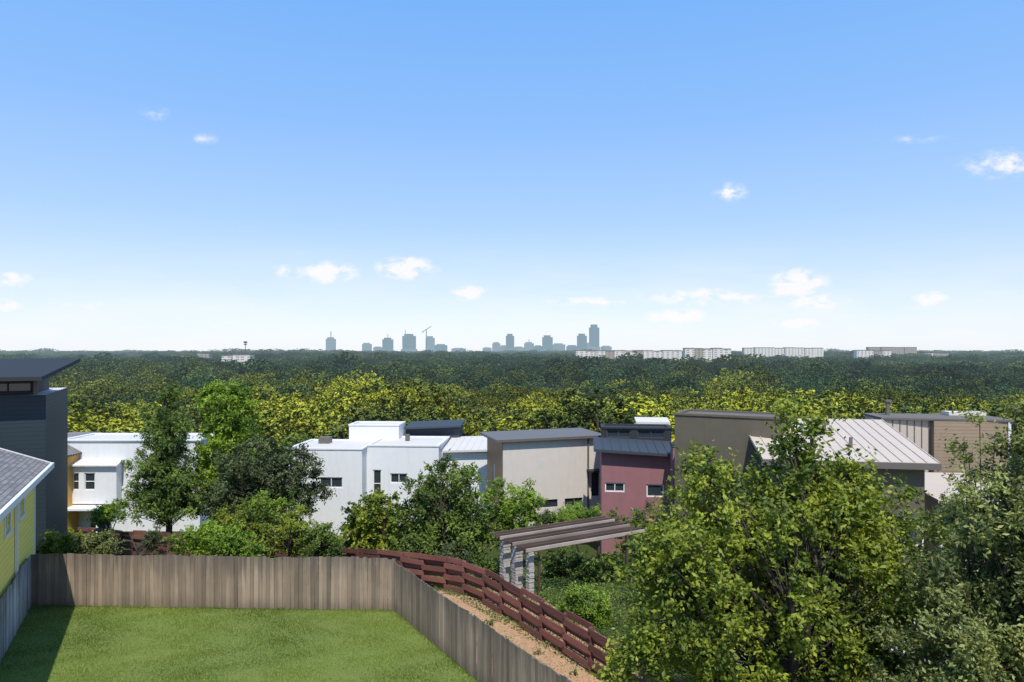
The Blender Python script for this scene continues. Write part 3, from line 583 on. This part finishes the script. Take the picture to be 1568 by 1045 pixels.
h.box('mast',-4,-4,0,4,4,t-8,MT1); h.slab('jib',[(-38,-3,t-30),(-38,3,t-30),(48,3,t+22),(48,-3,t+22)],7,MT1); h.box('counterweight',-40,-4,t-42,-28,4,t-32,MT1)
def far_block(name,a0,a1,tp,bt,d,mat,n=4):
    h=Bld(name,PX(a0,d),d,PZ(bt,d)-12,0); W=(a1-a0)*d/FL; t=PZ(tp,d)-PZ(bt,d)+12; 
    for i in range(n):
        x0=W*i/n; dz=rng.uniform(-1,0.6); yy=rng.uniform(-6,6)
        h.box('wing_%d'%i,x0,yy,0,x0+W/n,yy+16,t+dz,mat if rng.uniform()<.7 else MAG); h.box('roof_cap_%d'%i,x0-.3,yy-.6,t+dz+.02,x0+W/n-.6,yy+16.6,t+dz+1.0,MFR)
far_block('apartment_complex',882,1045,537.5,552,1250,MA,11); far_block('apartment_complex',1048,1119,534,553,1150,MA,5)
far_block('apartment_complex',1140,1262,533,546,1900,MA,8); far_block('apartment_complex',1312,1365,537,546,1700,MA,4); far_block('apartment_complex',1330,1404,532,541,2300,MAG,4)
far_block('school_building',340,384,544,557,950,MA,3); far_block('warehouse',262,286,547,555,1300,MAG,2); far_block('apartment_complex',1415,1452,541,547,2000,MA,3); far_block('house',300,322,541,547,1500,MAG,2)
h=Bld('stadium_light_tower',PX(376,1000),1000,-20,0); t=PZ(524,1000)+20; h.box('pole',-.35,-.35,0,.35,.35,t-2,MPIPE); h.box('light_bank',-2.5,-.5,t-1.9,2.5,.5,t+1,MPIPE); h.box('light_bank_2',-2,-.5,t-4.5,2,.5,t-3,MPIPE)
# ---------------------------------------------------------------- sun + sky
EL=math.radians(58); sx,sy=0.12,-0.99; az=math.atan2(sx,sy)
sv=Vector((math.sin(az)*math.cos(EL),math.cos(az)*math.cos(EL),math.sin(EL)))
sd=bpy.data.lights.new('sun','SUN'); sd.energy=5.0; sd.angle=math.radians(.53); sd.color=(1,.94,.84)
so=bpy.data.objects.new('sun',sd); COL.objects.link(so); so.rotation_euler=(-sv).to_track_quat('-Z','Y').to_euler(); so.location=(0,0,60)
w=bpy.data.worlds.new('World'); scene.world=w; w.use_nodes=True; nt=w.node_tree
try: w.cycles.sampling_method='MANUAL'; w.cycles.sample_map_resolution=256
except Exception as ex: print(ex)
bg=nt.nodes['Background']; sky=nt.nodes.new('ShaderNodeTexSky'); sky.sky_type='NISHITA'; sky.sun_disc=False; sky.sun_elevation=EL; sky.sun_rotation=az; sky.air_density=1.0; sky.dust_density=0.6; sky.ozone_density=1.5
tc=nt.nodes.new('ShaderNodeTexCoord'); sp=nt.nodes.new('ShaderNodeSeparateXYZ'); L(nt,tc.outputs['Generated'],sp.inputs[0])
yy=math_(nt,'MAXIMUM',sp.outputs[1],0.02); u=math_(nt,'DIVIDE',sp.outputs[0],yy); v=math_(nt,'DIVIDE',sp.outputs[2],yy)
cb=nt.nodes.new('ShaderNodeCombineXYZ'); L(nt,u,cb.inputs[0]); L(nt,v,cb.inputs[1])
ST=.15
zz=math_(nt,'MAXIMUM',sp.outputs[2],0.0)
grad=ramp(nt,zz,[(0.0,(.66,.71,.79)),(.05,(.58,.655,.79)),(.10,(.475,.585,.79)),(.18,(.33,.50,.80)),(.31,(.215,.42,.80)),(.46,(.145,.38,.81)),(1.0,(.08,.24,.62))])
gs=nt.nodes.new('ShaderNodeVectorMath'); gs.operation='SCALE'; L(nt,grad,gs.inputs[0]); gs.inputs['Scale'].default_value=1.0/ST
ns=nt.nodes.new('ShaderNodeVectorMath'); ns.operation='SCALE'; L(nt,sky.outputs[0],ns.inputs[0]); ns.inputs['Scale'].default_value=.3
ad=nt.nodes.new('ShaderNodeVectorMath'); ad.operation='ADD'; L(nt,gs.outputs[0],ad.inputs[0]); L(nt,ns.outputs[0],ad.inputs[1]); skyc=ad.outputs[0]
clouds=[(502,418,50,18,1.1),(622,411,48,18,1.2),(718,449,29,13,1.0),(433,415,16,12,.75),(20,428,34,13,.9),(12,468,26,11,.8),(130,468,44,11,.5),(1118,294,26,16,.65),(1035,484,48,12,1.2),(1222,435,46,24,1.2),(1245,462,60,15,.9),(1090,455,140,16,.7),(1220,494,42,10,1.1),(1425,458,30,12,1.1),(1545,252,75,24,.6),(315,213,22,10,.45),(235,175,30,13,.32),(900,462,90,9,.6),(1400,213,60,9,.3)]
acc=None
for (cx,cy,hw,hh,am) in clouds:
    a=nt.nodes.new('ShaderNodeVectorMath'); a.operation='SUBTRACT'; a.inputs[1].default_value=((cx-784)/FL,(540-cy)/FL,0); L(nt,cb.outputs[0],a.inputs[0])
    s_=nt.nodes.new('ShaderNodeVectorMath'); s_.operation='MULTIPLY'; s_.inputs[1].default_value=(FL/hw/1.3,FL/hh/1.3,0); L(nt,a.outputs[0],s_.inputs[0])
    l=nt.nodes.new('ShaderNodeVectorMath'); l.operation='LENGTH'; L(nt,s_.outputs[0],l.inputs[0])
    k=math_(nt,'MULTIPLY',math_(nt,'SUBTRACT',1.0,l.outputs['Value'],clamp=True),am)
    acc=k if acc is None else math_(nt,'MAXIMUM',acc,k)
mp=nt.nodes.new('ShaderNodeVectorMath'); mp.operation='MULTIPLY'; mp.inputs[1].default_value=(1,1.7,1); L(nt,cb.outputs[0],mp.inputs[0])
cn=noise(nt,mp.outputs[0],42,5,.6)
mr0=nt.nodes.new('ShaderNodeMapRange'); mr0.inputs['From Min'].default_value=.34; mr0.inputs['From Max'].default_value=.66; L(nt,cn,mr0.inputs[0])
cm=math_(nt,'MULTIPLY',acc,math_(nt,'ADD',.2,math_(nt,'MULTIPLY',mr0.outputs[0],1.9)))
mr=nt.nodes.new('ShaderNodeMapRange'); mr.interpolation_type='SMOOTHSTEP'; mr.inputs['From Min'].default_value=.04; mr.inputs['From Max'].default_value=1.0; L(nt,cm,mr.inputs[0])
mp2=nt.nodes.new('ShaderNodeVectorMath'); mp2.operation='MULTIPLY'; mp2.inputs[1].default_value=(1,5,1); L(nt,cb.outputs[0],mp2.inputs[0])
vn=noise(nt,mp2.outputs[0],5,4,.6)
band=nt.nodes.new('ShaderNodeMapRange'); band.inputs['From Min'].default_value=.0; band.inputs['From Max'].default_value=.17; band.inputs['To Min'].default_value=1; band.inputs['To Max'].default_value=0; L(nt,v,band.inputs[0])
veil=math_(nt,'MULTIPLY',math_(nt,'MULTIPLY',band.outputs[0],math_(nt,'SUBTRACT',vn,.38,clamp=True)),1.9,clamp=True)
cf=math_(nt,'MAXIMUM',mr.outputs[0],veil)
col=mixc(nt,math_(nt,'MULTIPLY',cf,.92),skyc,(1.0/ST,.985/ST,1.0/ST))
L(nt,col,bg.inputs['Color']); bg.inputs['Strength'].default_value=ST
# ---------------------------------------------------------------- camera
cd=bpy.data.cameras.new('camera'); cam=bpy.data.objects.new('camera',cd); COL.objects.link(cam); cam.location=(0,0,CAMZ); cam.rotation_euler=(math.pi/2,0,0)
cd.sensor_width=36; cd.lens=24; cd.shift_y=17.5/1568; cd.clip_end=30000; cd.clip_start=.1
scene.camera=cam
scene.view_settings.view_transform='Standard'; scene.view_settings.look='None'; scene.view_settings.exposure=0
